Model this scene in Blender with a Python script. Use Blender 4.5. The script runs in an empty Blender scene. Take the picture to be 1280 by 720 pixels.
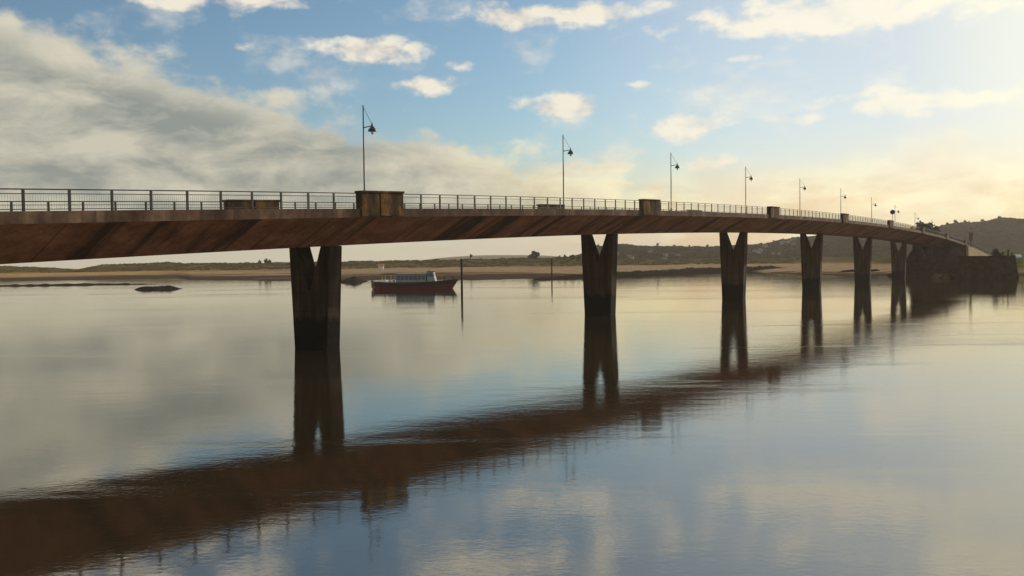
import bpy, bmesh, math, random
from mathutils import Vector, Matrix, noise

random.seed(7)
SC = bpy.context.scene
COL = SC.collection
R = math.radians

# ------------------------------------------------------------------ helpers
class MB:
    """collects simple solids and links them as ONE mesh object"""
    def __init__(self): self.v, self.f = [], []
    def add(self, vs, fs):
        n = len(self.v)
        self.v += [tuple(p) for p in vs]
        self.f += [tuple(i + n for i in q) for q in fs]
        return self
    def hexa(self, p):                       # 8 corners: bottom ring, top ring
        return self.add(p, [(3,2,1,0),(4,5,6,7),(0,1,5,4),(1,2,6,5),(2,3,7,6),(3,0,4,7)])
    def box(self, x0,y0,z0,x1,y1,z1):
        return self.hexa([(x0,y0,z0),(x1,y0,z0),(x1,y1,z0),(x0,y1,z0),(x0,y0,z1),(x1,y0,z1),(x1,y1,z1),(x0,y1,z1)])
    def tube(self, pts, rads, n=8, cap=True):
        pts = [Vector(p) for p in pts]
        if not isinstance(rads, (list, tuple)): rads = [rads]*len(pts)
        rings = []
        for i, p in enumerate(pts):
            d = (pts[min(i+1,len(pts)-1)] - pts[max(i-1,0)]).normalized()
            a = Vector((0,0,1)) if abs(d.z) < .9 else Vector((1,0,0))
            u = d.cross(a).normalized(); w = d.cross(u).normalized()
            rings.append([p + rads[i]*(math.cos(2*math.pi*k/n)*u + math.sin(2*math.pi*k/n)*w) for k in range(n)])
        vs = [q for r in rings for q in r]; fs = []
        for i in range(len(pts)-1):
            for k in range(n):
                a, b = i*n+k, i*n+(k+1)%n
                fs.append((a, b, b+n, a+n))
        if cap: fs += [tuple(range(n))[::-1], tuple((len(pts)-1)*n+k for k in range(n))]
        return self.add(vs, fs)
    def lathe(self, prof, n=16, c=(0,0,0)):
        return self.tube([(c[0],c[1],c[2]+z) for z, r in prof], [r for z, r in prof], n)
    def sweep(self, prof, xs, zf):           # closed (y,z) profile pushed along x, z offset by zf(x)
        m = len(prof); vs = [(x, y, z+zf(x)) for x in xs for y, z in prof]; fs = []
        for i in range(len(xs)-1):
            for k in range(m):
                a, b = i*m+k, i*m+(k+1)%m
                fs.append((a, b, b+m, a+m))
        fs += [tuple(range(m))[::-1], tuple((len(xs)-1)*m+k for k in range(m))]
        return self.add(vs, fs)
    def build(self, name, mat, parent=None, smooth=False, bevel=0):
        me = bpy.data.meshes.new(name); me.from_pydata(self.v, [], self.f)
        me.materials.append(mat)
        bm = bmesh.new(); bm.from_mesh(me); bmesh.ops.recalc_face_normals(bm, faces=bm.faces); bm.to_mesh(me); bm.free()
        if smooth: me.polygons.foreach_set('use_smooth', [True]*len(me.polygons))
        o = bpy.data.objects.new(name, me); COL.objects.link(o)
        if parent: o.parent = parent
        if bevel:
            b = o.modifiers.new('bevel', 'BEVEL'); b.width = bevel; b.segments = 2; b.limit_method = 'ANGLE'
        return o

def empty(name, loc=(0,0,0), rz=0):
    o = bpy.data.objects.new(name, None); COL.objects.link(o)
    o.location = loc; o.rotation_euler = (0,0,rz); o.empty_display_size = .5
    return o
def tag(o, label=None, cat=None, group=None, kind=None):
    if label: o['label'] = label
    if cat: o['category'] = cat
    if group: o['group'] = group
    if kind: o['kind'] = kind
    return o
def copy_tree(o, parent=None):
    c = o.copy(); COL.objects.link(c)
    c.parent = parent
    for ch in list(o.children): copy_tree(ch, c)
    return c
def lerp_table(tab, x):
    if x <= tab[0][0]: return tab[0][1]
    for (a, p), (b, q) in zip(tab, tab[1:]):
        if x <= b:
            t = (x-a)/(b-a); t = t*t*(3-2*t)*.35 + t*.65
            return p + (q-p)*t
    return tab[-1][1]
def sstep(a, b, x):
    t = max(0, min(1, (x-a)/(b-a))); return t*t*(3-2*t)
def nz(x, y, z=0.0): return noise.noise(Vector((x, y, z)))
def fbm(x, y, o=4):
    s, a = 0, 1
    for i in range(o):
        s += a*nz(x, y, i*7.3); x *= 2.03; y *= 2.03; a *= .5
    return s

# ------------------------------------------------------------------ materials
def new_mat(name):
    m = bpy.data.materials.new(name); m.use_nodes = True
    nt = m.node_tree; return m, nt, nt.nodes['Principled BSDF']
def N(nt, kind, **kw):
    n = nt.nodes.new(kind)
    for k, v in kw.items(): setattr(n, k, v)
    return n
def ramp(nt, src, stops):
    r = N(nt, 'ShaderNodeValToRGB'); e = r.color_ramp.elements
    while len(e) < len(stops): e.new(.5)
    for el, (p, c) in zip(e, stops):
        el.position = p; el.color = (*c, 1) if len(c) == 3 else c
    nt.links.new(src, r.inputs[0]); return r.outputs[0]
def math_n(nt, op, a, b=None, c=None, clamp=False):
    n = N(nt, 'ShaderNodeMath', operation=op, use_clamp=clamp)
    for i, v in enumerate((a, b, c)):
        if v is None: continue
        if isinstance(v, (int, float)): n.inputs[i].default_value = v
        else: nt.links.new(v, n.inputs[i])
    return n.outputs[0]
def mixc(nt, f, a, b, mode='MIX'):
    n = N(nt, 'ShaderNodeMix', data_type='RGBA', blend_type=mode)
    for s, v in ((n.inputs[0], f), (n.inputs[6], a), (n.inputs[7], b)):
        if isinstance(v, (int, float)): s.default_value = v
        elif isinstance(v, tuple): s.default_value = (*v, 1)
        else: nt.links.new(v, s)
    return n.outputs[2]
def coords(nt, scale=(1,1,1), which='Object'):
    t = N(nt, 'ShaderNodeTexCoord'); m = N(nt, 'ShaderNodeMapping'); m.inputs['Scale'].default_value = scale
    nt.links.new(t.outputs[which], m.inputs[0]); return m.outputs[0]
def noise_n(nt, vec, scale, detail=6, rough=.55, dist=0):
    n = N(nt, 'ShaderNodeTexNoise'); nt.links.new(vec, n.inputs['Vector'])
    n.inputs['Scale'].default_value = scale; n.inputs['Detail'].default_value = detail
    n.inputs['Roughness'].default_value = rough; n.inputs['Distortion'].default_value = dist
    return n.outputs[0]
def bump(nt, p, h, strength, dist):
    b = N(nt, 'ShaderNodeBump'); b.inputs['Strength'].default_value = strength; b.inputs['Distance'].default_value = dist
    nt.links.new(h, b.inputs['Height']); nt.links.new(b.outputs[0], p.inputs['Normal'])
def simple(name, c, rough=.7, vary=.35, scale=3, metal=0, b=0):
    m, nt, p = new_mat(name)
    v = coords(nt); n = noise_n(nt, v, scale)
    lo = tuple(x*(1-vary) for x in c); hi = tuple(x*(1+vary) for x in c)
    nt.links.new(ramp(nt, n, [(.3, lo), (.7, hi)]), p.inputs['Base Color'])
    p.inputs['Roughness'].default_value = rough; p.inputs['Metallic'].default_value = metal
    if b: bump(nt, p, n, .5, b)
    return m

def concrete_web():
    m, nt, p = new_mat('stained_girder_concrete')
    # run-off stains straight down the inclined web: they depend on the position along the bridge
    v = coords(nt, (1, .10, .16)); st = noise_n(nt, v, .46, 4, .6)
    v2 = coords(nt, (1, 1, 1)); bl = noise_n(nt, v2, .55, 6, .6)
    fine = noise_n(nt, v2, 4.0, 5, .6)
    base = ramp(nt, bl, [(.28, (.17,.066,.034)), (.5, (.25,.105,.056)), (.72, (.33,.155,.085))])
    s = ramp(nt, st, [(.39, (0,0,0)), (.475, (1,1,1))])
    c = mixc(nt, s, (.074,.040,.026), base)
    st2 = noise_n(nt, coords(nt, (1,.03,.05)), 1.7, 4, .6)
    c = mixc(nt, ramp(nt, st2, [(.66,(0,0,0)), (.85,(.12,.12,.12))]), c, (.075,.05,.035))
    sx = N(nt, 'ShaderNodeSeparateXYZ'); nt.links.new(coords(nt), sx.inputs[0])
    fr = math_n(nt, 'FRACT', math_n(nt, 'ADD', math_n(nt, 'MULTIPLY', sx.outputs[0], 1/4.93), math_n(nt, 'MULTIPLY', fine, .012)))
    jt = math_n(nt, 'GREATER_THAN', fr, .985)
    c = mixc(nt, math_n(nt, 'MULTIPLY', jt, .6), c, (.03,.018,.012))
    ag = noise_n(nt, coords(nt, (1,1,1)), 1.4, 8, .7)
    c = mixc(nt, .55, c, ramp(nt, ag, [(.3,(.45,.42,.40)), (.7,(1.45,1.4,1.35))]), 'MULTIPLY')
    c = mixc(nt, .35, c, ramp(nt, fine, [(.3,(.35,.35,.35)), (.7,(1.3,1.3,1.3))]), 'MULTIPLY')
    nt.links.new(c, p.inputs['Base Color']); p.inputs['Roughness'].default_value = .9
    bump(nt, p, fine, .4, .02); return m
def concrete_edge():
    m, nt, p = new_mat('edge_beam_concrete')
    v = coords(nt); a = noise_n(nt, coords(nt, (1,.3,.5)), .55, 5, .6); b_ = noise_n(nt, v, 2.3, 6, .65); d = noise_n(nt, coords(nt,(1,.2,.15)), 1.6, 4, .6)
    c = ramp(nt, a, [(.3,(.075,.042,.030)), (.5,(.16,.092,.064)), (.66,(.30,.185,.115))])
    c = mixc(nt, ramp(nt, d, [(.5,(0,0,0)), (.68,(.8,.8,.8))]), c, (.07,.045,.035))
    c = mixc(nt, .6, c, ramp(nt, b_, [(.3,(.45,.42,.4)), (.7,(1.25,1.2,1.15))]), 'MULTIPLY')
    nt.links.new(c, p.inputs['Base Color']); p.inputs['Roughness'].default_value = .9
    bump(nt, p, b_, .5, .02); return m
def concrete_block():
    m, nt, p = new_mat('weathered_parapet_concrete')
    v = coords(nt, (1,1,.45)); a = noise_n(nt, v, .9, 6, .65); b_ = noise_n(nt, coords(nt), 5, 5, .6)
    c = ramp(nt, a, [(.36,(.035,.022,.016)), (.50,(.10,.056,.028)), (.63,(.30,.15,.042))])
    c = mixc(nt, .6, c, ramp(nt, b_, [(.3,(.45,.42,.4)), (.7,(1.2,1.2,1.2))]), 'MULTIPLY')
    nt.links.new(c, p.inputs['Base Color']); p.inputs['Roughness'].default_value = .92
    bump(nt, p, b_, .5, .02); return m
def concrete_pier():
    m, nt, p = new_mat('tide_marked_pier_concrete')
    g = N(nt, 'ShaderNodeNewGeometry'); sp = N(nt, 'ShaderNodeSeparateXYZ'); nt.links.new(g.outputs['Position'], sp.inputs[0])
    v = coords(nt, (1,1,.3)); a = noise_n(nt, v, 1.3, 6, .65); b_ = noise_n(nt, coords(nt), 5, 6, .65)
    dry = ramp(nt, a, [(.3,(.045,.029,.020)), (.7,(.095,.062,.042))])
    wet = ramp(nt, b_, [(.3,(.010,.009,.007)), (.7,(.024,.019,.014))])
    h = math_n(nt, 'ADD', sp.outputs[2], math_n(nt, 'ADD', math_n(nt, 'MULTIPLY', a, 1.3), math_n(nt, 'MULTIPLY', b_, .6)))
    f = N(nt, 'ShaderNodeMapRange'); nt.links.new(h, f.inputs[0])
    for i, x in ((1, 2.75), (2, 3.15), (3, 0), (4, 1)): f.inputs[i].default_value = x
    st = noise_n(nt, coords(nt, (1,1,.06)), 2.2, 5, .65)
    dry = mixc(nt, .8, dry, ramp(nt, st, [(.35,(.45,.42,.4)), (.65,(1.3,1.25,1.2))]), 'MULTIPLY')
    bd = math_n(nt, 'GREATER_THAN', math_n(nt, 'FRACT', math_n(nt, 'MULTIPLY', sp.outputs[2], 1/1.22)), .965)
    dry = mixc(nt, math_n(nt, 'MULTIPLY', bd, .45), dry, (.02,.014,.01))
    c = mixc(nt, f.outputs[0], wet, dry)
    nt.links.new(c, p.inputs['Base Color']); p.inputs['Roughness'].default_value = .85
    bump(nt, p, b_, .6, .03); return m
def attr_mat(name, rough=.95, scale=.5, b=.0, lo=.6, hi=1.4):
    m, nt, p = new_mat(name)
    a = N(nt, 'ShaderNodeAttribute', attribute_name='zone')
    n = noise_n(nt, coords(nt), scale, 8, .65)
    c = mixc(nt, 1.0, a.outputs[0], ramp(nt, n, [(.3,(lo,)*3), (.7,(hi,)*3)]), 'MULTIPLY')
    nt.links.new(c, p.inputs['Base Color']); p.inputs['Roughness'].default_value = rough
    p.inputs['Specular IOR Level'].default_value = 0
    if b: bump(nt, p, n, .6, b)
    return m
def water_mat():
    m, nt, p = new_mat('estuary_water')
    tc = N(nt, 'ShaderNodeTexCoord').outputs['Object']
    def mp(sc, rz=0):
        q = N(nt, 'ShaderNodeMapping'); q.inputs['Scale'].default_value = sc; q.inputs['Rotation'].default_value = (0,0,rz)
        nt.links.new(tc, q.inputs[0]); return q.outputs[0]
    fine = noise_n(nt, mp((1,1.6,1), .25), 4.2, 4, .6, .3)
    mid = noise_n(nt, mp((1,1.7,1), -.2), .75, 3, .5, .4)
    big = noise_n(nt, mp((1,1.3,1), .1), .12, 2, .5)
    # calm water, with ruffled patches where the current and the breeze meet
    patch = noise_n(nt, mp((.016,.05,1), .08), 1, 4, .6)
    amp = ramp(nt, patch, [(.40,(.55,)*3), (.55,(.9,)*3), (.66,(1.9,)*3)])
    gs = N(nt, 'ShaderNodeSeparateXYZ'); nt.links.new(tc, gs.inputs[0])
    gx = math_n(nt, 'MULTIPLY_ADD', gs.outputs[0], 1/26, -26/26); gy = math_n(nt, 'MULTIPLY_ADD', gs.outputs[1], 1/16, -64/16)
    gg = math_n(nt, 'EXPONENT', math_n(nt, 'MULTIPLY', math_n(nt, 'ADD', math_n(nt, 'MULTIPLY', gx, gx), math_n(nt, 'MULTIPLY', gy, gy)), -1.0))
    amp = math_n(nt, 'ADD', amp, math_n(nt, 'MULTIPLY', math_n(nt, 'MULTIPLY', gg, patch), 2.2))
    slick = noise_n(nt, mp((.012,.17,1), .05), 1, 3, .55)
    amp2 = ramp(nt, slick, [(.57,(1,)*3), (.60,(2.1,)*3), (.62,(2.1,)*3), (.65,(1,)*3)])
    z0 = lambda q: math_n(nt, 'SUBTRACT', q, .5)
    h = math_n(nt, 'ADD', math_n(nt, 'MULTIPLY', z0(fine), WAT['fine']), math_n(nt, 'MULTIPLY', z0(mid), WAT['mid']))
    h = math_n(nt, 'MULTIPLY', math_n(nt, 'MULTIPLY', h, amp), amp2)
    h = math_n(nt, 'ADD', h, math_n(nt, 'MULTIPLY', big, WAT['big']))
    bump(nt, p, h, 1.0, 1.0)
    mud = noise_n(nt, mp((.03,.03,1)), 1, 4, .5)
    nt.links.new(ramp(nt, mud, [(.3, WAT['c0']), (.7, WAT['c1'])]), p.inputs['Base Color'])
    p.inputs['Roughness'].default_value = .6; p.inputs['Specular IOR Level'].default_value = 0
    nrm = p.inputs['Normal'].links[0].from_socket
    gl = N(nt, 'ShaderNodeBsdfGlossy'); gl.inputs['Color'].default_value = (1,.975,.91,1); gl.inputs['Roughness'].default_value = WAT['rough']; nt.links.new(nrm, gl.inputs['Normal'])
    fr = N(nt, 'ShaderNodeFresnel'); fr.inputs['IOR'].default_value = 1.33; nt.links.new(nrm, fr.inputs['Normal'])
    mx = N(nt, 'ShaderNodeMixShader')
    nt.links.new(math_n(nt, 'MULTIPLY_ADD', fr.outputs[0], .66, .27), mx.inputs[0])
    nt.links.new(p.outputs[0], mx.inputs[1]); nt.links.new(gl.outputs[0], mx.inputs[2])
    nt.links.new(mx.outputs[0], nt.nodes['Material Output'].inputs[0])
    return m
WAT = dict(fine=.0021, mid=.0042, big=.008, c0=(.032,.023,.013), c1=(.048,.036,.022), rough=.02)

M = dict(
    web=concrete_web(), edge=concrete_edge(), block=concrete_block(), pier=concrete_pier(),
    asphalt=simple('asphalt', (.05,.05,.05), .9), rail=simple('green_rail_paint', (.032,.032,.021), .6),
    lamp=simple('lamp_grey_metal', (.11,.11,.10), .45, .2, 3), lampdark=simple('lamp_head_metal', (.03,.03,.03), .4),
    shore=attr_mat('shore_ground', .95, .25, .05), hill=attr_mat('hill_ground', 1, .05, .1, .75, 1.25),
    rock=simple('weedy_rock', (.035,.028,.02), .8, .5, 2, b=.1), stone=simple('dark_stone', (.042,.028,.020), .9, .5, .8, b=.1),
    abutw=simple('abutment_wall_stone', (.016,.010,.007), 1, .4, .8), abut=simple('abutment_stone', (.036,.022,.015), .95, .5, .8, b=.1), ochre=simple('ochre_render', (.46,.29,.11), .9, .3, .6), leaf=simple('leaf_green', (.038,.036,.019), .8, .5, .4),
    leafdark=simple('leaf_dark', (.028,.029,.016), .8, .5, .4), scrub=simple('dune_scrub', (.10,.066,.015), .9, .6, .06), wood=simple('woodland_green', (.030,.026,.016), 1, .5, .035), bark=simple('bark', (.07,.05,.035), .9),
    white=simple('white_paint', (.72,.72,.70), .5, .08, 1), hullred=simple('hull_red_paint', (.13,.010,.012), .35, .25, 1),
    hullblack=simple('hull_dark_paint', (.014,.009,.012), .4, .3, 1), canopy=simple('dark_canvas', (.03,.03,.032), .8),
    glass=simple('boat_window_glass', (.05,.06,.07), .06, .2, 1), cabinp=simple('cabin_paint', (.22,.24,.26), .5, .15, 1), deckw=simple('boat_deck', (.25,.2,.16), .7),
    wallw=simple('house_white_render', (.36,.33,.30), .9, .12, .5), roof=simple('roof_tile', (.15,.085,.06), .9, .3, 1),
    orange=simple('orange_canvas', (.62,.17,.05), .8, .2, 1), timber=simple('dark_timber', (.035,.027,.02), .9, .5, 4),
    signred=simple('dark_red_board', (.10,.035,.03), .6, .2, 2), signback=simple('sign_back', (.03,.03,.03), .6),
    tyre=simple('tyre_rubber', (.02,.02,.02), .9), bulb=simple('lamp_glass', (.75,.75,.7), .15, .05),
)

for k_ in ('web','edge','block','pier','stone','abut','abutw','wood','ochre','rock','canopy','timber','asphalt','leaf','leafdark','scrub','bark','roof','wallw'):
    M[k_].node_tree.nodes['Principled BSDF'].inputs['Specular IOR Level'].default_value = 0 if k_ in ('abut','abutw','wood','scrub','leaf','leafdark','rock','stone') else .10

# ------------------------------------------------------------------ camera
F = 1108.0; CAMZ = 5.54; HOR = 327.0; ROLL = .0125
cam = bpy.data.cameras.new('camera'); co = bpy.data.objects.new('camera', cam); COL.objects.link(co)
cam.sensor_width = 36; cam.lens = F/1280*36; cam.clip_start = .1; cam.clip_end = 30000
co.matrix_world = Matrix.Translation((0,0,CAMZ)) @ Matrix.Rotation(math.pi/2 - math.atan((360-HOR)/F), 4, 'X') @ Matrix.Rotation(-ROLL, 4, 'Z')
SC.camera = co
def hor(x): return HOR - ROLL*(x-640)
def world_x(px, Y): return (px-640)/F*Y
def world_z(px, py, Y): return CAMZ + (hor(px)-py)*Y/F

# ------------------------------------------------------------------ bridge (own frame: x along, -y towards the camera side)
TH = R(33.88); CZ = 58.5; CX = -245*CZ/F; SPAN = 39.43
ca, sa = math.cos(TH), math.sin(TH)
DP = lambda t: 52.2 - t/ca                         # sideways distance of a line along the bridge, t metres to the near side
def deck_z(x): k = x/SPAN; return 8.91 + 1.75*k - .24*k*k
def station(px, t):                                # where along the bridge a line t is seen at px
    Y = F*DP(t)/(1384-px); return (Y - CZ + t*sa)/ca
def br(x, y): return (CX + x*sa - y*ca, CZ + x*ca + y*sa)   # local -> world
bridge = empty('road_bridge', (CX, CZ, 0), math.pi/2 - TH)
tag(bridge, 'long brown concrete road bridge on V topped piers, arching low across the estuary', 'bridge')
X0, X1 = -95, 8.75*SPAN
xs = [X0 + i*(X1-X0)/170 for i in range(171)]
XG = [x for x in xs if x < 6.35*SPAN] + [6.35*SPAN]
MB().sweep([(-5.15,-.20),(5.15,-.20),(5.15,-.46),(-5.15,-.46)], xs, deck_z).build('deck', M['asphalt'], bridge)
for s in (-1, 1):
    p = [(5.15,.04),(5.65,.04),(5.65,-.50),(5.42,-.50),(5.42,-.465),(5.15,-.465)]
    MB().sweep([(s*a, b) for a, b in p], xs, deck_z).build('edge_beam', M['edge'], bridge)
MB().sweep([(5.40,-.47),(2.25,-2.12),(2.05,-2.20),(-2.05,-2.20),(-2.25,-2.12),(-5.40,-.47)], XG, deck_z).build('box_girder', M['web'], bridge)
for k in range(-1, 7):
    x = k*SPAN; zt = deck_z(x) - 2.195; a, b = .60, .56
    w1, w0, nw, nd = 1.86, 1.50, 1.10, 2.9
    pts = [(-w0-.02,-1.5),(w0+.02,-1.5),(w0,0),(w1,zt),(nw,zt),(.05,zt-nd),(-.05,zt-nd),(-nw,zt),(-w1,zt),(-w0,0)]
    n = len(pts)
    vs = [(x-a, y, z) for y, z in pts] + [(x+a, y, z) for y, z in pts]
    fs = [(0,1,2,9),(2,3,4,5),(9,6,7,8),(9,2,5,6)]
    fs = fs + [tuple(i+n for i in q)[::-1] for q in fs] + [(i, (i+1)%n, (i+1)%n+n, i+n) for i in range(n)]
    MB().add(vs, fs).build('pier', M['pier'], bridge, bevel=.05)
blk = {}
for k in range(-1, 8):
    for s in (-1, 1):
        for h in (-1, 1):
            x0, x1 = (k*SPAN - 2.2, k*SPAN - .07) if h < 0 else (k*SPAN + .07, k*SPAN + 2.2)
            if s < 0 and h < 0: x0 += .55
            if s > 0: x0, x1 = x0 - .5, x1 - .5
            yo, yi = s*5.80, s*5.30
            m = MB(); z0, z1 = deck_z(x0), deck_z(x1); lo, hi = -.44, 1.02
            def bx(x0, x1, ya, yb, lo, hi, m=m):
                ya, yb = min(ya,yb), max(ya,yb); z0, z1 = deck_z(x0), deck_z(x1)
                m.hexa([(x0,ya,z0+lo),(x1,ya,z1+lo),(x1,yb,z1+lo),(x0,yb,z0+lo),(x0,ya,z0+hi),(x1,ya,z1+hi),(x1,yb,z1+hi),(x0,yb,z0+hi)])
            bx(x0, x1, s*5.655, yo, -.44, 1.0); bx(x0+.002, x1-.002, s*5.28, s*5.654, .045, 1.0)
            bx(x0-(.05 if h<0 else 0), x1+(.05 if h>0 else 0), s*5.24, s*5.87, 1.003, 1.13)
            m.build('parapet_block', M['block'], bridge, bevel=.025)

def railing(s, x0, x1, label):
    ph = station(32.6, 5.48) if s < 0 else station(17.5, -5.48)      # posts keep one 2 m rhythm along each edge
    st = [x0] + [q for q in (ph + 2.007*i for i in range(-60, 200)) if x0+.5 < q < x1-.5] + [x1]
    y = s*5.48; wx, wy = br(x0, y); z0 = deck_z(x0)
    root = empty('bridge_railing', (wx, wy, z0), math.pi/2 - TH)
    tag(root, label, 'railing', 'metal railing sections along the bridge')
    zf = lambda x: deck_z(x0 + x) - z0
    lx = [q - x0 for q in st]
    for nm, zz, h in (('top_rail', 1.0, .055), ('upper_rail', .80, .035), ('lower_rail', .14, .035)):
        w = .035 if nm == 'top_rail' else .02
        MB().sweep([(-w,zz-h),(w,zz-h),(w,zz),(-w,zz)], lx, zf).build(nm, M['rail'], root)
    post = MB().box(-.055,-.036,.03,.055,.036,.94)
    first = None
    for q in lx:
        if first is None:
            first = post.build('post', M['rail'], root); o = first
        else:
            o = first.copy(); COL.objects.link(o); o.parent = root
        o.location = (q, 0, zf(q))
    m = MB(); step = .115
    for i in range(int((x1-x0)/step)):
        q = (i+.5)*step; z = zf(q); r = .0045
        m.add([(q-r,-r,z+.14),(q+r,-r,z+.14),(q,r,z+.14),(q-r,-r,z+.765),(q+r,-r,z+.765),(q,r,z+.765)], [(0,1,4,3),(1,2,5,4),(2,0,3,5)])
    m.build('bar_infill', M['rail'], root)
ordn = ['first','second','third','fourth','fifth','sixth','seventh','eighth','ninth','tenth']
for k in range(-1, 8):
    for s, side in ((-1, 'open water edge'), (1, 'far edge')):
        e = (k+1)*SPAN - (1.71 if s < 0 else 2.76) if k < 7 else 8.7*SPAN
        if k == -1: where = 'before the first pair of concrete parapet blocks'
        elif k == 7: where = 'running down past the last blocks to shore'
        else: where = f'between {ordn[k]} and {ordn[k+1]} pairs of concrete parapet blocks'
        railing(s, k*SPAN + (2.26 if s < 0 else 1.76), e, f'green railing on bridge {side}, {where}')

# abutment and approach behind the last pier
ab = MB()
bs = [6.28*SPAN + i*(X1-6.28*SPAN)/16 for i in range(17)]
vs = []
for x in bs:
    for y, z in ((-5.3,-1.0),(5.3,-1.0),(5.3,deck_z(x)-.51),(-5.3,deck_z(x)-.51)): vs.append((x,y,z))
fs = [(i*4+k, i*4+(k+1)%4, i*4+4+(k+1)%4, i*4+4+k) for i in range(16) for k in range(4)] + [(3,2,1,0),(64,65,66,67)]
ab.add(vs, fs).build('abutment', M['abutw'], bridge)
# lit ochre retaining wall of the approach road
wx0, wx1 = station(1209.5, 5.65), station(1239, 5.65)
m = MB(); q = [wx0 + (wx1-wx0)*i/8 for i in range(9)]
m.sweep([(-6.0,-8.0),(-5.31,-8.0),(-5.31,-.52),(-6.0,-.52)], q, deck_z)
o = m.build('retaining_wall', M['ochre']); o.location = (CX, CZ, 0); o.rotation_euler = (0,0,math.pi/2-TH)
tag(o, 'ochre retaining wall under the descending end of the bridge', 'wall')

# rubble slope under the last span
def lumpy(name, mat, fn, nu, nv, label, cat, kind=None, smooth=False):
    vs = [fn(i/nu, j/nv) for j in range(nv+1) for i in range(nu+1)]
    fs = [(j*(nu+1)+i, j*(nu+1)+i+1, (j+1)*(nu+1)+i+1, (j+1)*(nu+1)+i) for j in range(nv) for i in range(nu)]
    o = MB().add(vs, fs).build(name, mat, smooth=smooth)
    return tag(o, label, cat, kind=kind)
def slope(u, v):
    x = 5.5*SPAN + u*1.75*SPAN; y = -11.5 + v*22
    e = min(1, (1-abs(v-.5)*2)*1.9)
    z = -1 + (9.2*sstep(0, .48, u) - 3.4*sstep(.5, 1, u))*e + .7*fbm(x*.35, y*.35, 3)*min(1, u*4)
    wx, wy = br(x, y); return (wx, wy, z)
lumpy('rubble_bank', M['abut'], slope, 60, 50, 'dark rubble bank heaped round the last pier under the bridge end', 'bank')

# ------------------------------------------------------------------ street lamps on the far pavement
def make_lamp():
    root = empty('street_lamp')
    MB().lathe([(0,.17),(.06,.17),(.08,.11),(1.15,.105),(1.2,.14),(1.3,.14),(1.36,.075),(5,.066),(8.75,.05)], 10).build('pole', M['lamp'], root, True)
    d = Vector((0,-1,0))
    MB().tube([(0,-.05,7.0),(0,-.5,7.03),(0,-.86,7.08)], [.045,.04,.035], 8).build('arm', M['lampdark'], root, True)
    MB().tube([(0,-.04,8.55),(0,-.86,7.24)], .018, 6).build('stay_rod', M['lampdark'], root)
    MB().lathe([(7.30,.02),(7.20,.06),(7.08,.075),(6.98,.13),(6.82,.27),(6.66,.34),(6.63,.34)], 16, (0,-.92,0)).build('lamp_shade', M['lampdark'], root, True)
    MB().lathe([(6.38,.03),(6.42,.09),(6.53,.12),(6.64,.12)], 12, (0,-.92,0)).build('bulb_globe', M['bulb'], root, True)
    return root
lamp0 = make_lamp()
lampx = [458, 706, 840, 933, 1000.5, 1051.5, 1090, 1119, 1144, 1165]
for i, px in enumerate(lampx):
    o = lamp0 if i == 0 else copy_tree(lamp0)
    x = station(px, -5.0); wx, wy = br(x, 5.0)
    o.location = (wx, wy, deck_z(x) - .19); o.rotation_euler = (0,0,math.pi/2 - TH)
    lab = {0: 'tall grey street lamp nearest on the bridge, rising behind the first parapet block',
           9: 'tenth and farthest street lamp, beside the trees at the bridge end'}.get(i, f'{ordn[i]} grey street lamp from the near end of the bridge, on its far pavement')
    tag(o, lab, 'street lamp', 'street lamps along the bridge')

# round road sign seen from the back, and a tall red board at the bridge end
x = station(1116, 4.8); wx, wy = br(x, -4.8)
sg = empty('road_sign', (wx, wy, deck_z(x)-.19), math.pi/2 - TH)
tag(sg, 'round dark road sign on a thin post above the bridge railing', 'road sign')
MB().tube([(0,0,0),(0,0,3.9)], .045, 8).build('post', M['lamp'], sg)
MB().tube([(-.06,0,3.35),(-.045,0,3.35)], .5, 24).build('sign_disc', M['signback'], sg)
x = station(1213.7, 6.0); wx, wy = br(x, -6.0)
sb = empty('notice_board', (wx, wy, deck_z(x)-.3), R(15))
tag(sb, 'narrow dark red upright board standing at the far end of the railing', 'board')
MB().tube([(0,0,0),(0,0,2.2)], .12, 8).build('post', M['timber'], sb)
MB().box(-.62,-.12,1.7,.62,.12,4.3).build('panel', M['signred'], sb, bevel=.03)
MB().box(-.75,-.2,4.303,.75,.2,4.48).build('cap', M['timber'], sb)

# ------------------------------------------------------------------ water
w = MB().add([(-4000,-300,0),(4000,-300,0),(4000,5200,0),(-4000,5200,0)], [(0,1,2,3)]).build('water', water_mat())
tag(w, kind='structure')

# ------------------------------------------------------------------ shore and hills (ground sheets with their own depth)
S_T = [(-600,380),(-200,372),(0,361),(120,372),(180,401),(222,412),(238,340),(300,315),(360,287),(430,274),(480,300),(600,270),(690,286),(780,330),(870,398),(930,400),(960,335),(1000,290),(1060,262),(1110,256),(1150,285),(1180,300),(1240,300),(1262,262),(1285,250),(1500,240),(2000,230)]
C_T = [(-600,334),(-200,335),(0,333),(50,334),(82,336.2),(97,337.2),(108,335.2),(124,331.5),(200,329),(300,329.4),(360,328.7),(450,327.2),(520,326),(600,324.2),(660,322.8),(720,322.6),(800,324.5),(940,324),(1040,322),(1100,322),(1300,316),(2000,312)]
H_T = [(500,330),(690,326),(722,318),(742,308.5),(760,305),(782,304.5),(806,306.5),(850,307.5),(900,307),(940,305),(962,302.5),(980,298.5),(1000,295),(1030,293.2),(1050,293),(1090,288),(1120,287),(1165,285),(1182,281.5),(1200,278.5),(1222,277),(1238,276),(1251,272.3),(1264,273),(1285,275),(1350,268),(1450,272),(1600,288),(1900,300)]
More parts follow.
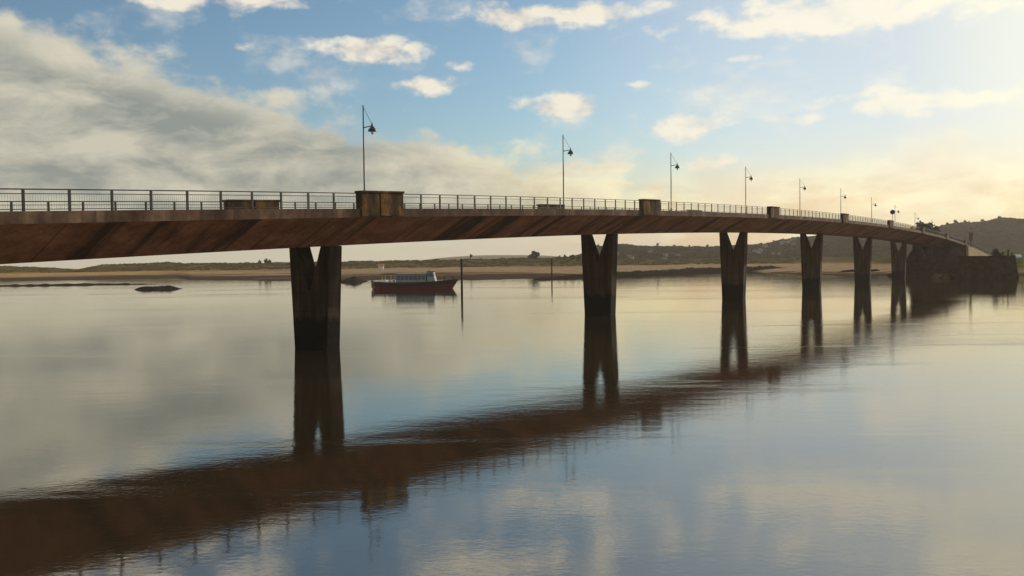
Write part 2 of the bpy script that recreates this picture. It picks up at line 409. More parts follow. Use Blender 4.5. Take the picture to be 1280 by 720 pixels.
def shore_z(px, d):
    S = lerp_table(S_T, px) + 9*nz(px*.035, 2.2) + 4*nz(px*.11, 5.1)
    Fd = max(S+70, 545); Rr = 640
    if px > 1040:
        t = sstep(1040, 1180, px); Fd = (1-t)*Fd + t*(S+14); Rr = (1-t)*Rr + t*(S+60)
    if d < S: return max(-3, -(S-d)*.035)
    c = CAMZ + (hor(px)-lerp_table(C_T, px))*Rr/F
    foot = min(2.4, c*.8)
    if px > 1180: foot = 1.6
    if d < Fd:
        t = (d-S)/(Fd-S); z = foot*(1 - (1-t)**1.6)
        return z + .18*fbm(px*.02, d*.03, 3)*min(1, t*6)
    z = foot + (c-foot)*sstep(Fd, Rr, d) if d < Rr else c - (c-3.2)*sstep(Rr, Rr+150, d)*.75
    return z + .6*fbm(px*.045, d*.02, 4)*sstep(Fd, Fd+25, d)*(.35 if px < 115 and px > 70 else 1)
def hill_z(px, d):
    Rr = 1000 + max(0, px-900)*.3
    c = CAMZ + (hor(px)-lerp_table(H_T, px))*Rr/F
    t = sstep(Rr-420, Rr, d)
    z = 2 + (c-2)*(t if d < Rr else 1 - .6*sstep(Rr, Rr+500, d))
    amp = sstep(8, 22, c)
    X = world_x(px, d)
    return z + amp*(1.5*fbm(X*.03, d*.025, 3) + .9*abs(nz(X*.13, d*.11))*2)*(.4+.6*t) - amp*(2.6 - 1.2*sstep(1000, 1200, px))
def grid(name, mat, fn, colfn, px0, px1, npx, d0, d1, nd):
    vs, cs = [], []
    for j in range(nd+1):
        d = d0*(d1/d0)**(j/nd)
        for i in range(npx+1):
            px = px0 + (px1-px0)*i/npx
            z = fn(px, d); X = world_x(px, d)
            vs.append((X, d, z)); cs.append(colfn(px, d, z, X))
    n = npx+1
    fs = [(j*n+i, j*n+i+1, (j+1)*n+i+1, (j+1)*n+i) for j in range(nd) for i in range(npx)]
    me = bpy.data.meshes.new(name); me.from_pydata(vs, [], fs); me.materials.append(mat)
    at = me.color_attributes.new('zone', 'FLOAT_COLOR', 'POINT')
    at.data.foreach_set('color', [c for q in cs for c in (*q, 1)])
    me.polygons.foreach_set('use_smooth', [True]*len(me.polygons))
    o = bpy.data.objects.new(name, me); COL.objects.link(o); tag(o, kind='structure'); return o
def mixv(a, b, t): return tuple(x+(y-x)*t for x, y in zip(a, b))
def shore_col(px, d, z, X):
    mud, sand, grass, bright = (.085,.055,.038), (.38,.26,.155), (.115,.085,.026), (.52,.30,.09)
    n = fbm(X*.02, d*.025, 4)
    n3 = fbm(X*.006, d*.07, 3)
    c = mixv(mud, sand, sstep(.75, 1.5, z + .35*n + .7*n3 + .55*sstep(640, 730, px)))
    lf = 1 - sstep(120, 420, px)
    c = mixv(c, bright, lf*.75*sstep(1.1, 1.8, z))
    g = sstep(2.1, 2.9, z + .55*n)
    q = sstep(1150, 1230, px); g = g*(1-q) + q*sstep(.9, 1.6, z + .3*n); grass = mixv(grass, (.16,.17,.05), q)
    c = mixv(c, mixv(grass, (.16,.105,.05), sstep(.1, .7, fbm(X*.04+9, d*.02, 3))), g)
    return c
def hill_col(px, d, z, X):
    n = fbm(X*.012, d*.012, 4)
    c = mixv((.026,.022,.015), (.040,.033,.021), sstep(-.2, .6, n))
    c = mixv((.10,.072,.038), c, sstep(2.3, 5, z))
    return c
grid('shore', M['shore'], shore_z, shore_col, -620, 2000, 655, 225, 900, 130)
grid('hills', M['hill'], hill_z, hill_col, 480, 2000, 640, 570, 1700, 130)
# pale mountain far behind the dunes
def far_z(px, d):
    c = CAMZ + 8.2*sstep(470, 600, px)*(1-sstep(640, 800, px))*3000/F
    return -5 + (c+5)*sstep(2700, 3000, d)*(1 - sstep(3000, 3500, d)) + .8*fbm(px*.03, 1, 3)
grid('distant_hill', M['hill'], far_z, lambda *a: (.06,.07,.04), 400, 860, 100, 2600, 3600, 30)

# ------------------------------------------------------------------ low banks and rocks in the water
def hump(name, mat, px0, px1, Y, wid, h, label, cat, seed, kind=None):
    xa, xb = world_x(px0, Y), world_x(px1, Y)
    def fn(u, v):
        e = (1-abs(2*u-1)**3)*(1-abs(2*v-1)**2)
        x = xa + (xb-xa)*u; y = Y + (v-.5)*wid + 3*nz(u*4, seed)
        return (x, y, -.3 + (h+.3)*e*(.75+.5*fbm(x*.35+seed, y*.35, 3)))
    return lumpy(name, mat, fn, 70, 14, label, cat, kind)
hump('rock', M['rock'], 164, 230, 212, 9, 1.0, 'low weed covered rock alone in the channel', 'rock', 1.5)
hump('rock', M['rock'], 426, 458, 268, 16, 1.5, 'dark rock shoal in the water beside the ferry stern', 'rock', 4.5)
hump('mud_bank', M['rock'], -60, 218, 272, 14, .5, None, None, 8.5, 'structure')
hump('rock', M['rock'], 1040, 1118, 300, 9, 1.6, 'dark rock ledge at the waterline before the last bridge pier', 'rock', 11.5)
# rock groyne: dark line of weedy boulders along the edge of the flats
gl = [(668,268),(700,281),(740,296),(790,315),(840,345),(880,372),(915,385),(950,392),(1000,398)]
def groyne(u, v):
    px = 668 + u*(1000-668); Y = lerp_table(gl, px); a = v*math.pi
    h = (.75+1.1*sstep(690, 760, px)+.5*sstep(820,900,px))*(1-sstep(960,1000,px)*.7)*(.9+.25*nz(px*.12, 3.3)+.2*nz(px*.4, 1.1))
    return (world_x(px, Y), Y - 3.5*math.cos(a) , -.25 + (h+.25)*math.sin(a))
lumpy('groyne', M['rock'], groyne, 330, 8, 'long dark line of weedy boulders along the edge of the sand flats', 'groyne')

# marker poles
def pole(px, Y, h, label, lean):
    root = empty('marker_pole', (world_x(px, Y), Y, 0))
    tag(root, label, 'pole', 'wooden marker poles in the channel')
    MB().tube([(-lean*.2,0,-1),(0,0,0),(lean*.5,0,h*.5),(lean,0,h-.1)], [.24,.22,.20,.18], 9).build('shaft', M['timber'], root, True)
    MB().lathe([(h-.1,.24),(h+.12,.24),(h+.2,.05)], 9, (lean,0,0)).build('cap', M['timber'], root)
pole(577.3, 166, 6.0, 'dark wooden pole standing in the water off the ferry bow', 0)
pole(690, 268, 6.0, 'thinner and farther wooden pole before the sand flats', 0)

# ------------------------------------------------------------------ ferry boat
BY = 189; boat = empty('ferry_boat', (world_x(517.5, BY), BY, 0), R(-3))
tag(boat, 'low red and black passenger ferry with a long pale grey windowed cabin', 'boat')
def hull_sec(x):
    t = (x+9)/18
    b = 2.35*min(1, (t/.07)**.5 if t < .07 else 1)*(1 - sstep(.66, 1.0, t)**1.5*.96)
    sh = 1.45 + .45*sstep(.6, 1, t) + .15*(1-sstep(0,.2,t))
    return b, sh
HX = [-9,-8.7,-8.2,-7,-5,-3,-1,1,3,4,5,6,7,7.8,8.4,8.8,9]
def strake(name, mat, fa, fb, out=0):
    m = MB(); n = len(HX)
    vs = []
    for x in HX:
        b, sh = hull_sec(x)
        for s in (-1, 1):
            for q in (fa, fb):
                z = -.5 + (sh+.5)*q; wd = b*(.72 + .28*q**.6) + out
                sx = x + (.5*q - 1.0*(1-q))*sstep(6, 9, x)
                vs.append((sx, s*wd, z))
    fs = []
    for i in range(n-1):
        a, c = i*4, i*4+4
        fs += [(a,c,c+1,a+1), (a+2,a+3,c+3,c+2)]
    fs += [(0,1,3,2), ((n-1)*4,(n-1)*4+2,(n-1)*4+3,(n-1)*4+1)]
    fs += [(i*4+1,i*4+5,i*4+7,i*4+3) for i in range(n-1)] if name != 'bulwark' else []
    return m.add(vs, fs).build(name, mat, boat)
strake('hull', M['hullred'], 0, .62)
strake('bulwark', M['hullblack'], .62, 1.0, .01)
strake('rubbing_strake', M['hullblack'], .60, .66, .07)
m = MB(); vs = []
for x in HX:
    b, sh = hull_sec(x); vs += [(x,-b*.93,sh-.55),(x,b*.93,sh-.55)]
m.add(vs, [(i*2,i*2+2,i*2+3,i*2+1) for i in range(len(HX)-1)]).build('deck', M['deckw'], boat)
cab = MB().hexa([(-3.6,-1.75,.9),(2.9,-1.75,.9),(2.9,1.75,.9),(-3.6,1.75,.9),(-3.6,-1.6,3.15),(2.8,-1.6,3.15),(2.8,1.6,3.15),(-3.6,1.6,3.15)]).build('cabin', M['cabinp'], boat, bevel=.06)
for s in (-1, 1):
    for i in range(7):
        x = -3.42 + i*.89
        MB().hexa([(x,s*1.66,1.95),(x+.76,s*1.66,1.95),(x+.76,s*1.74,1.95),(x,s*1.74,1.95),(x,s*1.60,2.85),(x+.76,s*1.60,2.85),(x+.76,s*1.67,2.85),(x,s*1.67,2.85)]).build('window', M['glass'], boat)
MB().box(-3.8,-1.8,3.155,3.0,1.8,3.25).build('cabin_roof', M['cabinp'], boat, bevel=.03)
wh = MB().hexa([(2.95,-1.35,.9),(4.9,-1.35,.9),(4.9,1.35,.9),(2.95,1.35,.9),(3.0,-1.2,3.55),(4.35,-1.2,3.55),(4.35,1.2,3.55),(3.0,1.2,3.55)]).build('wheelhouse', M['cabinp'], boat, bevel=.05)
for s in (-1, 1):
    MB().hexa([(3.2,s*1.20,2.6),(4.3,s*1.20,2.6),(4.3,s*1.29,2.6),(3.2,s*1.29,2.6),(3.2,s*1.17,3.3),(4.15,s*1.17,3.3),(4.15,s*1.24,3.3),(3.2,s*1.24,3.3)]).build('window', M['glass'], wh)
MB().hexa([(4.48,-1.0,2.6),(4.56,-1.0,2.6),(4.56,1.0,2.6),(4.48,1.0,2.6),(4.36,-1.0,3.3),(4.44,-1.0,3.3),(4.44,1.0,3.3),(4.36,1.0,3.3)]).build('windscreen', M['glass'], wh)
MB().box(2.9,-1.4,3.555,4.6,1.4,3.68).build('roof', M['canopy'], wh, bevel=.03)
MB().tube([(3.4,0,3.68),(3.3,0,5.0)], [.05,.03], 6).build('mast', M['lamp'], boat)
cn = MB().box(-6.7,-1.8,3.12,-3.85,1.8,3.32).build('stern_canopy', M['canopy'], boat, bevel=.05)
for x in (-6.5,-4.6):
    for s in (-1, 1):
        MB().tube([(x,s*1.65,.95),(x,s*1.65,3.12)], .04, 6).build('canopy_post', M['white'], cn)
for i, x in enumerate((-6.3,-5.4,-4.6)):
    MB().box(x,-1.4,.95,x+.45,1.4,1.85).build('bench', M['white'], boat, bevel=.04)
m = MB(); top = []
for x in (5.2,6.2,7.2,8.2,9.1):
    b, sh = hull_sec(min(x, 9)); top.append((x,-max(.15,b*.9),sh+.75)); m.tube([(x,-max(.15,b*.9),sh-.1),(x,-max(.15,b*.9),sh+.75)], .03, 5); m.tube([(x,max(.15,b*.9),sh-.1),(x,max(.15,b*.9),sh+.75)], .03, 5)
m.tube(top, .03, 5); m.tube([(a,-b,c) for a,b,c in top], .03, 5)
m.build('bow_rail', M['lampdark'], boat)
MB().box(8.3,-.9,1.55,9.9,.9,1.68).build('bow_platform', M['hullblack'], boat, bevel=.03)
for x in (6.6, 8.5): MB().lathe([(1.2,.13),(2.35,.12),(2.5,.16),(2.6,.05)], 10, (x,-.6,0)).build('mooring_post', M['hullblack'], boat)
MB().box(-9.05,-.7,.35,-8.6,.7,1.9).build('stern_ramp', M['hullblack'], boat, bevel=.05)

# ------------------------------------------------------------------ quay at the bridge end
qx = [(109,216.5),(121.5,214),(126,222),(173,305),(156,299)]
def zq(z): return z
qb = [(108.6,215.6),(122.3,213.2),(127,221.6),(174,305),(155,299)]
vs = [(a,b,-1.5) for a,b in qb] + [(a,b,5.15) for a,b in qx]
qm = MB().add(vs, [(4,3,2,1,0),(5,6,7,8,9)] + [(i,(i+1)%5,(i+1)%5+5,i+5) for i in range(5)])
qroot = empty('quay', (104,221,0)); tag(qroot, 'massive dark stone quay wall beside the bridge abutment', 'quay')
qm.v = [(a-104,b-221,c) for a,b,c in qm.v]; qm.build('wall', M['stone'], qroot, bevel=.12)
ed = [(5,-4.5),(17.5,-7),(22,1)]
m = MB()
for (a,b),(c,d) in zip(ed, ed[1:]):
    L = math.hypot(c-a,d-b); nx, ny = (b-d)/L*-1, (c-a)/L*-1
    nx, ny = (d-b)/L, -(c-a)/L
    m.hexa([(a+nx*.2,b+ny*.2,5.153),(c+nx*.2,d+ny*.2,5.153),(c-nx*.6,d-ny*.6,5.153),(a-nx*.6,b-ny*.6,5.153),(a+nx*.2,b+ny*.2,5.5),(c+nx*.2,d+ny*.2,5.5),(c-nx*.6,d-ny*.6,5.5),(a-nx*.6,b-ny*.6,5.5)])
m.build('coping', M['stone'], qroot)
for i, (px, h, lab) in enumerate(((1254, 1.35, 'slim dark mooring post on the quay beside the round bush'), (1260.3, 1.9, 'tallest dark mooring post near the outer corner of the quay'), (1265, 1.0, 'short mooring post at the outer corner of the quay'))):
    Y = 219 + i*.4
    o = empty('mooring_post', (world_x(px, Y), Y, 5.15)); tag(o, lab, 'mooring post', 'mooring posts on the quay')
    MB().lathe([(0,.25),(.1,.2),(h*.8,.18)], 10).build('shaft', M['timber'], o); MB().lathe([(h*.8,.26),(h*.95,.28),(h,.1)], 10).build('cap', M['timber'], o)
# boulders at the foot of the abutment
for i, (px, py, r) in enumerate(((1172,344.5,1.3),(1180,343,1.6),(1189,344,1.4),(1196,343,1.1))):
    Y = 226+i*.6; bm = bmesh.new(); bmesh.ops.create_icosphere(bm, subdivisions=3, radius=r)
    for v in bm.verts: v.co *= 1 + .3*fbm(v.co.x*.9+i*5, v.co.y*.9+v.co.z, 3); v.co.z *= .55
    me = bpy.data.meshes.new('boulder'); bm.to_mesh(me); bm.free(); me.materials.append(M['edge'])
    o = bpy.data.objects.new('boulder', me); COL.objects.link(o); o.location = (world_x(px, Y), Y, .25)
    tag(o, 'pale boulder at the water edge below the bridge abutment', 'boulder', 'boulders at the foot of the abutment')

# ------------------------------------------------------------------ trees, bushes
def crown_mesh(name, seed, rx, rz, n, sz, mat, clumps=9, flat=1.0):
    rnd = random.Random(seed); cl = []
    for i in range(clumps):
        a = rnd.uniform(0, 6.28); r = rx*rnd.uniform(.1,.72); h = rnd.uniform(-.6,.75)*rz
        cl.append((Vector((math.cos(a)*r, math.sin(a)*r, h)), rx*rnd.uniform(.28,.5)))
    vs, fs = [], []
    for i in range(n):
        c, r = rnd.choice(cl)
        d = Vector((rnd.gauss(0,1), rnd.gauss(0,1), rnd.gauss(0,.8))).normalized()*r*rnd.uniform(.55,1.08)
        p = c + d; p.z *= flat
        u = Vector((rnd.gauss(0,1), rnd.gauss(0,1), rnd.gauss(0,1))).normalized(); v = u.orthogonal().normalized(); s = sz*rnd.uniform(.6,1.3)
        b = len(vs); vs += [p+u*s, p+v*s*.7, p-u*s, p-v*s*.7]; fs.append((b,b+1,b+2,b+3))
    me = bpy.data.meshes.new(name); me.from_pydata([tuple(v) for v in vs], [], fs); me.materials.append(mat); return me
def make_tree(h, rx, seed, mat, n=900, sz=.55):
    root = empty('tree')
    m = MB(); m.tube([(0,0,-.5),(.1,.05,h*.3),(.05,-.1,h*.62)], [h*.035,h*.025,h*.012], 7)
    rnd = random.Random(seed)
    for i in range(4):
        a = i*1.6 + rnd.random(); m.tube([(.08,0,h*(.32+.06*i)),(math.cos(a)*rx*.6, math.sin(a)*rx*.6, h*(.55+.07*i))], [h*.012,h*.005], 5)
    m.build('trunk', M['bark'], root)
    c = bpy.data.objects.new('crown', crown_mesh('crown', seed, rx, h*.34, n, sz, mat)); COL.objects.link(c); c.parent = root; c.location = (0,0,h*.64)
    return root
T1 = make_tree(9, 4.2, 3, M['leafdark'], 1100, .6); T2 = make_tree(7.5, 3.0, 8, M['leaf'], 800, .5)
T3 = make_tree(11, 3.2, 15, M['leafdark'], 900, .55)
used = set()
def put_tree(kind, px, Y, z, sc, label, group=None):
    o = kind if kind.name not in used else copy_tree(kind); used.add(kind.name)
    o.location = (world_x(px, Y), Y, z); o.scale = (sc,)*3; o.rotation_euler = (0,0,random.uniform(0,6.28))
    return tag(o, label, 'tree', group)
zz = lambda px, Y: shore_z(px, Y)
put_tree(T1, 668.5, 610, zz(668.5,610)-1.2, .78, 'dark rounded tree standing alone on the dune line by the farther pole')
put_tree(T2, 662.5, 612, zz(662,612)-.2, .5, 'small bush-like tree crowding the lone dune tree')
for px, s in ((325,.42),(333,.55),(338,.4)):
    put_tree(T2, px, 625, zz(px,625)-1.3*s/.5, s*1.15, 'small dark bush-like tree on the dune crest behind the nearest pier', 'bushes on the dunes by the nearest pier')
put_tree(T3, 589, 625, zz(589,625)-.2, .42, 'tiny upright tree on the dunes above the ferry bow')
put_tree(T1, 1153, 400, 10.5, 1.12, 'leafy tree behind the bridge between the last two lamps')
put_tree(T2, 1164, 405, 10.5, 1.35, 'leafy tree behind the bridge beside the farthest lamp')
put_tree(T2, 1146, 408, 10.5, 1.0, 'smaller bushy tree behind the bridge under the ninth lamp')
for px, k, s in ((1184,T1,.62),(1193.5,T3,.75),(1196,T1,.5),(1206,T1,.7),(1211,T2,.6),(1228,T1,.5),(1249,T1,.55)):
    Y = 1000 + max(0,px-900)*.3 - 6
    put_tree(k, px, Y, hill_z(px, Y)-2.6*s, s, 'dark tree on the skyline of the high hazy hill beyond the bridge', 'trees on the high hill skyline')
for px, k, s in ((748,T1,.6),(765,T1,.45),(823,T3,.5),(843,T1,.5),(862,T3,.4),(885,T1,.5),(952,T1,.5),(968,T1,.55),(1042,T1,.5)):
    Y = 1000 + max(0,px-900)*.3 - 6
    put_tree(k, px, Y, hill_z(px, Y)-3.2*s, s, 'small tree on the low wooded ridge beyond the sand flats', 'trees on the low ridge')
for px, k, s in ((700,T2,.5),(707,T2,.6),(716,T1,.5),(724,T2,.6)):
    put_tree(k, px, 615, zz(px,615)-2.5*s, s, 'low tree on the dunes just before the second pier', 'low trees on the dunes by the second pier')
bush = empty('bush', (world_x(1245,221), 221, 5.15)); tag(bush, 'round dark bush on top of the quay wall', 'bush')
c = bpy.data.objects.new('foliage', crown_mesh('foliage', 31, 1.35, 1.0, 1300, .17, M['leafdark'], 14)); COL.objects.link(c); c.parent = bush; c.location = (0,0,.85)
MB().tube([(0,0,0),(.05,0,.8)], [.1,.06], 6).build('stem', M['bark'], bush)
# the wood on the hillsides: one mass
rnd = random.Random(5); vs, fs = [], []
ico = bmesh.new(); bmesh.ops.create_icosphere(ico, subdivisions=1, radius=1)
iv = [v.co.copy() for v in ico.verts]; jf = [[v.index for v in f.verts] for f in ico.faces]; ico.free()
cnt = 0
while cnt < 9000:
    px = rnd.uniform(735, 1420); Rr = 1000 + max(0,px-900)*.3; d = Rr - abs(rnd.gauss(0, 150))
    if d < 640: continue
    z = hill_z(px, d)
    if z < 6.5 + 3*nz(px*.02, 4): continue
    if nz(px*.03+7, d*.02) < -.28: continue
    r = rnd.uniform(1.2, 2.4); cx = world_x(px, d); b = len(vs); cnt += 1
    for v in iv:
        k = r*(1+rnd.uniform(-.35,.35)); vs.append((cx+v.x*k, d+v.y*k, z+v.z*k*.45))
    fs += [tuple(i+b for i in f) for f in jf]
me = bpy.data.meshes.new('woodland'); me.from_pydata(vs, [], fs); me.materials.append(M['wood'])
o = bpy.data.objects.new('woodland', me); COL.objects.link(o)
tag(o, 'woodland covering the hazy hillsides beyond the estuary', 'woodland', kind='stuff')

rnd = random.Random(21); vs, fs = [], []; cnt = 0
while cnt < 4200:
    px = rnd.uniform(-120, 1000); d = rnd.uniform(548, 668); z = shore_z(px, d)
    if z < 2.3 or nz(px*.05, d*.05) < -.12: continue
    r = rnd.uniform(.35, 1.05)*(.7 if px < 150 else 1); cx = world_x(px, d); b = len(vs); cnt += 1
    for v in iv:
        k = r*(1+rnd.uniform(-.4,.4)); vs.append((cx+v.x*k*1.7, d+v.y*k*1.5, z+v.z*k*.75))
    fs += [tuple(i+b for i in f) for f in jf]
me = bpy.data.meshes.new('dune_scrub'); me.from_pydata(vs, [], fs); me.materials.append(M['scrub'])
o = bpy.data.objects.new('dune_scrub', me); COL.objects.link(o)
tag(o, 'olive brown scrub covering the low dunes behind the beach', 'scrub', kind='stuff')

# ------------------------------------------------------------------ houses on the far hillside
def make_house(L, W, H):
    root = empty('house')
    MB().box(-L/2,-W/2,-2,L/2,W/2,H).build('wall', M['wallw'], root)
    e = .4; rh = W*.32
    MB().add([(-L/2-e,-W/2-e,H-.1),(L/2+e,-W/2-e,H-.1),(L/2+e,W/2+e,H-.1),(-L/2-e,W/2+e,H-.1),(-L/2-e,0,H+rh),(L/2+e,0,H+rh)],
             [(0,1,5,4),(2,3,4,5),(0,4,3),(1,2,5),(3,2,1,0)]).build('roof', M['roof'], root)
    for x in (-L*.28, 0, L*.28):
        MB().box(x-.5,-W/2-.06,H*.35,x+.5,-W/2+.02,H*.35+1.3).build('window', M['glass'], root)
    return root
h1 = make_house(6.5, 6, 3.6); h2 = make_house(5, 5, 2.8)
rnd = random.Random(12); spots = []
for (a, b, c0, c1, n) in ((978,1000,.72,1.05,11),(955,978,.5,.9,4),(765,800,.45,.85,4),(800,880,.4,.8,4),(925,950,.4,.7,2)):
    for i in range(n): spots.append((rnd.uniform(a,b), rnd.uniform(c0,c1)))
for i, (px, q) in enumerate(spots):
    Rr = 1000 + max(0,px-900)*.3; Y = Rr - 420 + 420*q*.8
    o = (h1, h2)[i%2] if i < 2 else copy_tree((h1, h2)[i%2])
    k = rnd.uniform(.48,.72); o.scale = (k*1.1,k,k); o.location = (world_x(px, Y), Y, hill_z(px, Y)+.5); o.rotation_euler = (0,0,rnd.uniform(-.7,.7))
    if px > 920: tag(o, 'tiny white house with a brown roof on the slope right of the third pier', 'house', 'village houses right of the third pier')
    else: tag(o, 'tiny white house on the low wooded ridge between second and third piers', 'house', 'houses between the second and third piers')
# small hut with an orange roof on the far beach
Y = 500; hut = empty('beach_hut', (world_x(476.5,Y), Y, shore_z(476.5,Y))); tag(hut, 'small white hut with an orange roof on the beach behind the ferry', 'hut')
MB().box(-1.4,-1.1,-.2,1.4,1.1,1.9).build('wall', M['white'], hut)
MB().add([(-1.8,-1.6,1.7),(1.8,-1.6,1.7),(1.8,1.6,1.7),(-1.8,1.6,1.7),(-1.6,0,2.9),(1.6,0,2.9)], [(0,1,5,4),(2,3,4,5),(0,4,3),(1,2,5),(3,2,1,0)]).build('roof', M['orange'], hut)
# white car parked beyond the quay
Y = 285; car = empty('parked_car', (world_x(1272,Y), Y, 4.35), R(70)); tag(car, 'white car parked behind the outer end of the quay', 'car')
b = [(-2.1,.35),(2.1,.35),(2.15,.75),(1.2,.95),(.6,1.42),(-1.1,1.45),(-1.9,.95),(-2.15,.8)]
n = len(b); MB().add([(x,-.85,z) for x,z in b]+[(x,.85,z) for x,z in b], [tuple(range(n))[::-1], tuple(range(n,2*n))]+[(i,(i+1)%n,(i+1)%n+n,i+n) for i in range(n)]).build('body', M['white'], car, bevel=.08)
for s in (-1,1):
    MB().add([(x,s*.856,z) for x,z in ((1.05,.97),(.55,1.36),(-1.05,1.38),(-1.7,.97))], [(0,1,2,3)]).build('window', M['glass'], car)
    for x in (-1.3,1.3): MB().tube([(x,s*.70,.33),(x,s*.9,.33)], .33, 16).build('wheel', M['tyre'], car)

# ------------------------------------------------------------------ haze
HZ = dict(on=True, d=.00019, c=(.97,.87,.76))
if HZ['on']:
    hm = bpy.data.materials.new('haze_air'); hm.use_nodes = True; nt = hm.node_tree; nt.nodes.clear()
    out = N(nt, 'ShaderNodeOutputMaterial'); pv = N(nt, 'ShaderNodeVolumePrincipled')
    pv.inputs['Color'].default_value = (*HZ['c'],1); pv.inputs['Density'].default_value = HZ['d']; pv.inputs['Anisotropy'].default_value = .2
    nt.links.new(pv.outputs[0], out.inputs['Volume'])
    o = MB().box(-4050,-350,-6.5,4050,5250,88).build('haze', hm); tag(o, kind='stuff')

# ------------------------------------------------------------------ sky and sun
SUN_AZ, SUN_EL = R(43), R(15)                       # clockwise from +Y
sl = bpy.data.lights.new('sun', 'SUN'); sl.energy = 3.0; sl.angle = R(.6); sl.color = (1,.86,.66)
so = bpy.data.objects.new('sun', sl); COL.objects.link(so)
sd = Vector((math.sin(SUN_AZ)*math.cos(SUN_EL), math.cos(SUN_AZ)*math.cos(SUN_EL), math.sin(SUN_EL)))
so.rotation_euler = sd.to_track_quat('Z','Y').to_euler()
W = bpy.data.worlds.new('World'); SC.world = W; W.use_nodes = True
nt = W.node_tree; bg = nt.nodes['Background']; SKY = .13
bg.inputs[1].default_value = SKY
sky = N(nt, 'ShaderNodeTexSky', sky_type='NISHITA', sun_disc=False, sun_elevation=SUN_EL, sun_rotation=SUN_AZ)
sky.air_density = 1.0; sky.dust_density = 1.0; sky.ozone_density = 1.6
tc = N(nt, 'ShaderNodeTexCoord'); sp = N(nt, 'ShaderNodeSeparateXYZ'); nt.links.new(tc.outputs['Generated'], sp.inputs[0])
AZ = math_n(nt, 'ARCTAN2', sp.outputs[0], sp.outputs[1]); EL = math_n(nt, 'ARCSINE', sp.outputs[2])
EA = math_n(nt, 'ABSOLUTE', EL)
def ang(px, py):
    v = Vector((px-640, F, 0)); v.z = hor(px)-py; v.normalize(); return math.atan2(v.x, v.y), math.asin(v.z)
def comb(x, y, z=0.0):
    c = N(nt, 'ShaderNodeCombineXYZ')
    for i, v in enumerate((x, y, z)):
        if isinstance(v, (int, float)): c.inputs[i].default_value = v
        else: nt.links.new(v, c.inputs[i])
    return c.outputs[0]
def mrange(v, a, b, c=0, d=1, smooth=True):
    n = N(nt, 'ShaderNodeMapRange', interpolation_type='SMOOTHSTEP' if smooth else 'LINEAR')
    nt.links.new(v, n.inputs[0])
    for i, x in ((1,a),(2,b),(3,c),(4,d)): n.inputs[i].default_value = x
    return n.outputs[0]
mul = lambda a, b: math_n(nt, 'MULTIPLY', a, b)
add = lambda a, b: math_n(nt, 'ADD', a, b)
sub = lambda a, b: math_n(nt, 'SUBTRACT', a, b)
def field(dy=0.0, dx=0.0):
    """cloud cover in the direction (azimuth+dx, elevation+dy)"""
    el = add(EA, dy) if dy else EA; az = add(AZ, dx) if dx else AZ
    n = noise_n(nt, comb(mul(az, 8), mul(el, 14), 3.7), 1.0, 9, .58, .3)
    n2 = noise_n(nt, comb(mul(az, 24), mul(el, 40), 9.2), 1.0, 6, .55)
    # bank lying across the west: its top edge falls from upper west to the horizon
    a0, e0 = ang(0, 18); a1, e1 = ang(700, 205); m = (e1-e0)/(a1-a0)
    edge = sub(add(mul(az, m), e0 - m*a0), el)
    bank = mrange(add(edge, add(mul(sub(n, .5), .11), mul(sub(n2, .5), .06))), -.012, .020)
    _, eb = ang(900, 205)
    low = mrange(add(sub(eb, el), mul(sub(n, .5), .10)), -.02, .06)
    # separate fair-weather clouds
    tot = None
    for px, py, sx, sy, amp in ((470,66,62,17,1),(540,108,46,13,.95),(575,85,30,9,.6),(712,134,72,15,1),(735,20,70,17,.95),(655,22,66,17,1),(865,160,52,19,1),(1050,18,190,26,1),
                           (935,75,36,6,.75),(798,107,26,5,.6),(250,-2,120,17,.9),(340,4,62,14,.8),(285,60,46,8,.55),(960,-40,300,22,.8),(620,-55,170,20,.8),(1090,120,90,12,.6),(1170,128,120,16,.9),(1010,150,80,10,.6),
                           (1150,215,170,16,.7),(890,205,40,14,.8),(480,10,30,10,.45),(830,5,50,12,.5),(150,-70,220,26,.9),(1250,-70,200,34,.8)):
        a, e = ang(px, py)
        dx_ = mul(sub(az, a), F/sx); dy_ = mul(sub(el, e), F/sy)
        g = math_n(nt, 'EXPONENT', mul(add(mul(dx_, dx_), mul(dy_, dy_)), -.8)); g = mul(g, amp)
        tot = g if tot is None else math_n(nt, 'MAXIMUM', tot, g)
    puff = mrange(add(tot, add(mul(sub(n2, .5), 2.0), mul(sub(n, .5), .9))), .34, .92)
    wisp = mul(mrange(add(mul(n, .7), mul(n2, .3)), .49, .70), .62)
    big = math_n(nt, 'MAXIMUM', bank, mul(low, .9))
    return big, math_n(nt, 'MAXIMUM', puff, wisp), n, n2, edge
big, puff, n, n2, edge_ = field()
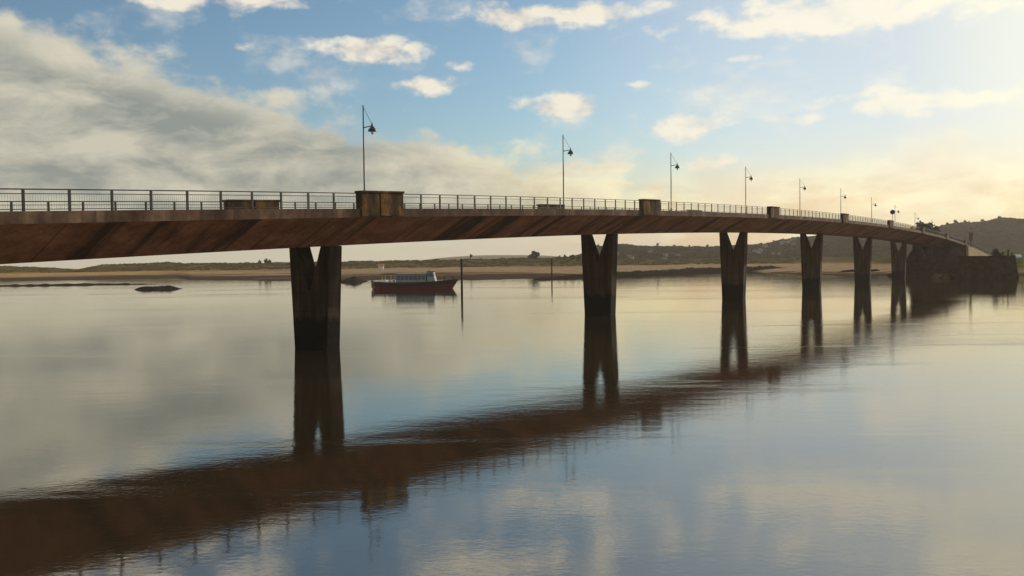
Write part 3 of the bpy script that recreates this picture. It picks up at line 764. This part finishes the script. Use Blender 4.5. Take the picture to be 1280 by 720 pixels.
# closeness to the sun
dotn = N(nt, 'ShaderNodeVectorMath', operation='DOT_PRODUCT'); nt.links.new(tc.outputs['Generated'], dotn.inputs[0]); dotn.inputs[1].default_value = sd
sunp = mrange(dotn.outputs['Value'], .74, 1.0)
sunn = mrange(dotn.outputs['Value'], .935, 1.0)
lowf = mrange(EA, 0, .17, 1, 0)
streak = noise_n(nt, comb(mul(AZ, 6), mul(EL, 24), 1.3), 1.0, 6, .55)
K = 1/SKY
def col(r, g, b):
    f = lambda v: ((v/255+.055)/1.055)**2.4 if v > 10 else v/255/12.92
    return tuple(f(v)*K for v in (r, g, b))
nish = sky.outputs[0]
clear = mixc(nt, mul(sunp, .85), mixc(nt, 1.0, nish, (.59,.74,.81), 'MULTIPLY'), col(200,208,219))
clear = mixc(nt, mul(lowf, .55), clear, mixc(nt, sunp, col(186,186,172), tuple(1.15*q for q in col(255,228,158))))
tex = noise_n(nt, comb(mul(AZ, 13), mul(EL, 27), 6.1), 1.0, 9, .62, .4)
streak = add(mul(streak, .5), mul(tex, .5))
bk = mixc(nt, ramp(nt, streak, [(.41,(0,0,0)), (.58,(1,1,1))]), col(138,144,138), col(204,198,178))
bk = mixc(nt, mul(mrange(edge_, .0, .05, 1, 0), .75), bk, col(226,218,196))
bk = mixc(nt, mrange(EA, 0, .09, 1, 0), bk, col(226,222,198))
bkw = mixc(nt, ramp(nt, streak, [(.43,(0,0,0)), (.56,(1,1,1))]), tuple(1.12*q for q in col(232,194,140)), tuple(1.2*q for q in col(255,241,184)))
bkw = mixc(nt, mul(ramp(nt, n, [(.40,(0,0,0)), (.58,(1,1,1))]), .5), bkw, col(255,250,224))
bk = mixc(nt, mrange(dotn.outputs['Value'], .62, .92), bk, bkw)
pf = mixc(nt, ramp(nt, n2, [(.38,(0,0,0)), (.58,(1,1,1))]), col(206,200,192), col(246,236,216))
pf = mixc(nt, sunp, pf, col(255,250,230))
clear = mixc(nt, mul(mrange(EA, .29, .5), .55), clear, col(176,180,174))
c = mixc(nt, mul(puff, .9), clear, pf)
c = mixc(nt, mul(big, .93), c, bk)
c = mixc(nt, mul(sunn, .62), c, tuple(1.12*q for q in col(255,250,218)))
nt.links.new(c, bg.inputs[0])

# ------------------------------------------------------------------ output
SC.render.engine = 'CYCLES'; SC.cycles.max_bounces = 6; SC.cycles.volume_bounces = 0
SC.cycles.use_denoising = True
SC.view_settings.view_transform = 'Standard'; SC.view_settings.look = 'None'; SC.view_settings.exposure = .08; SC.view_settings.gamma = 1
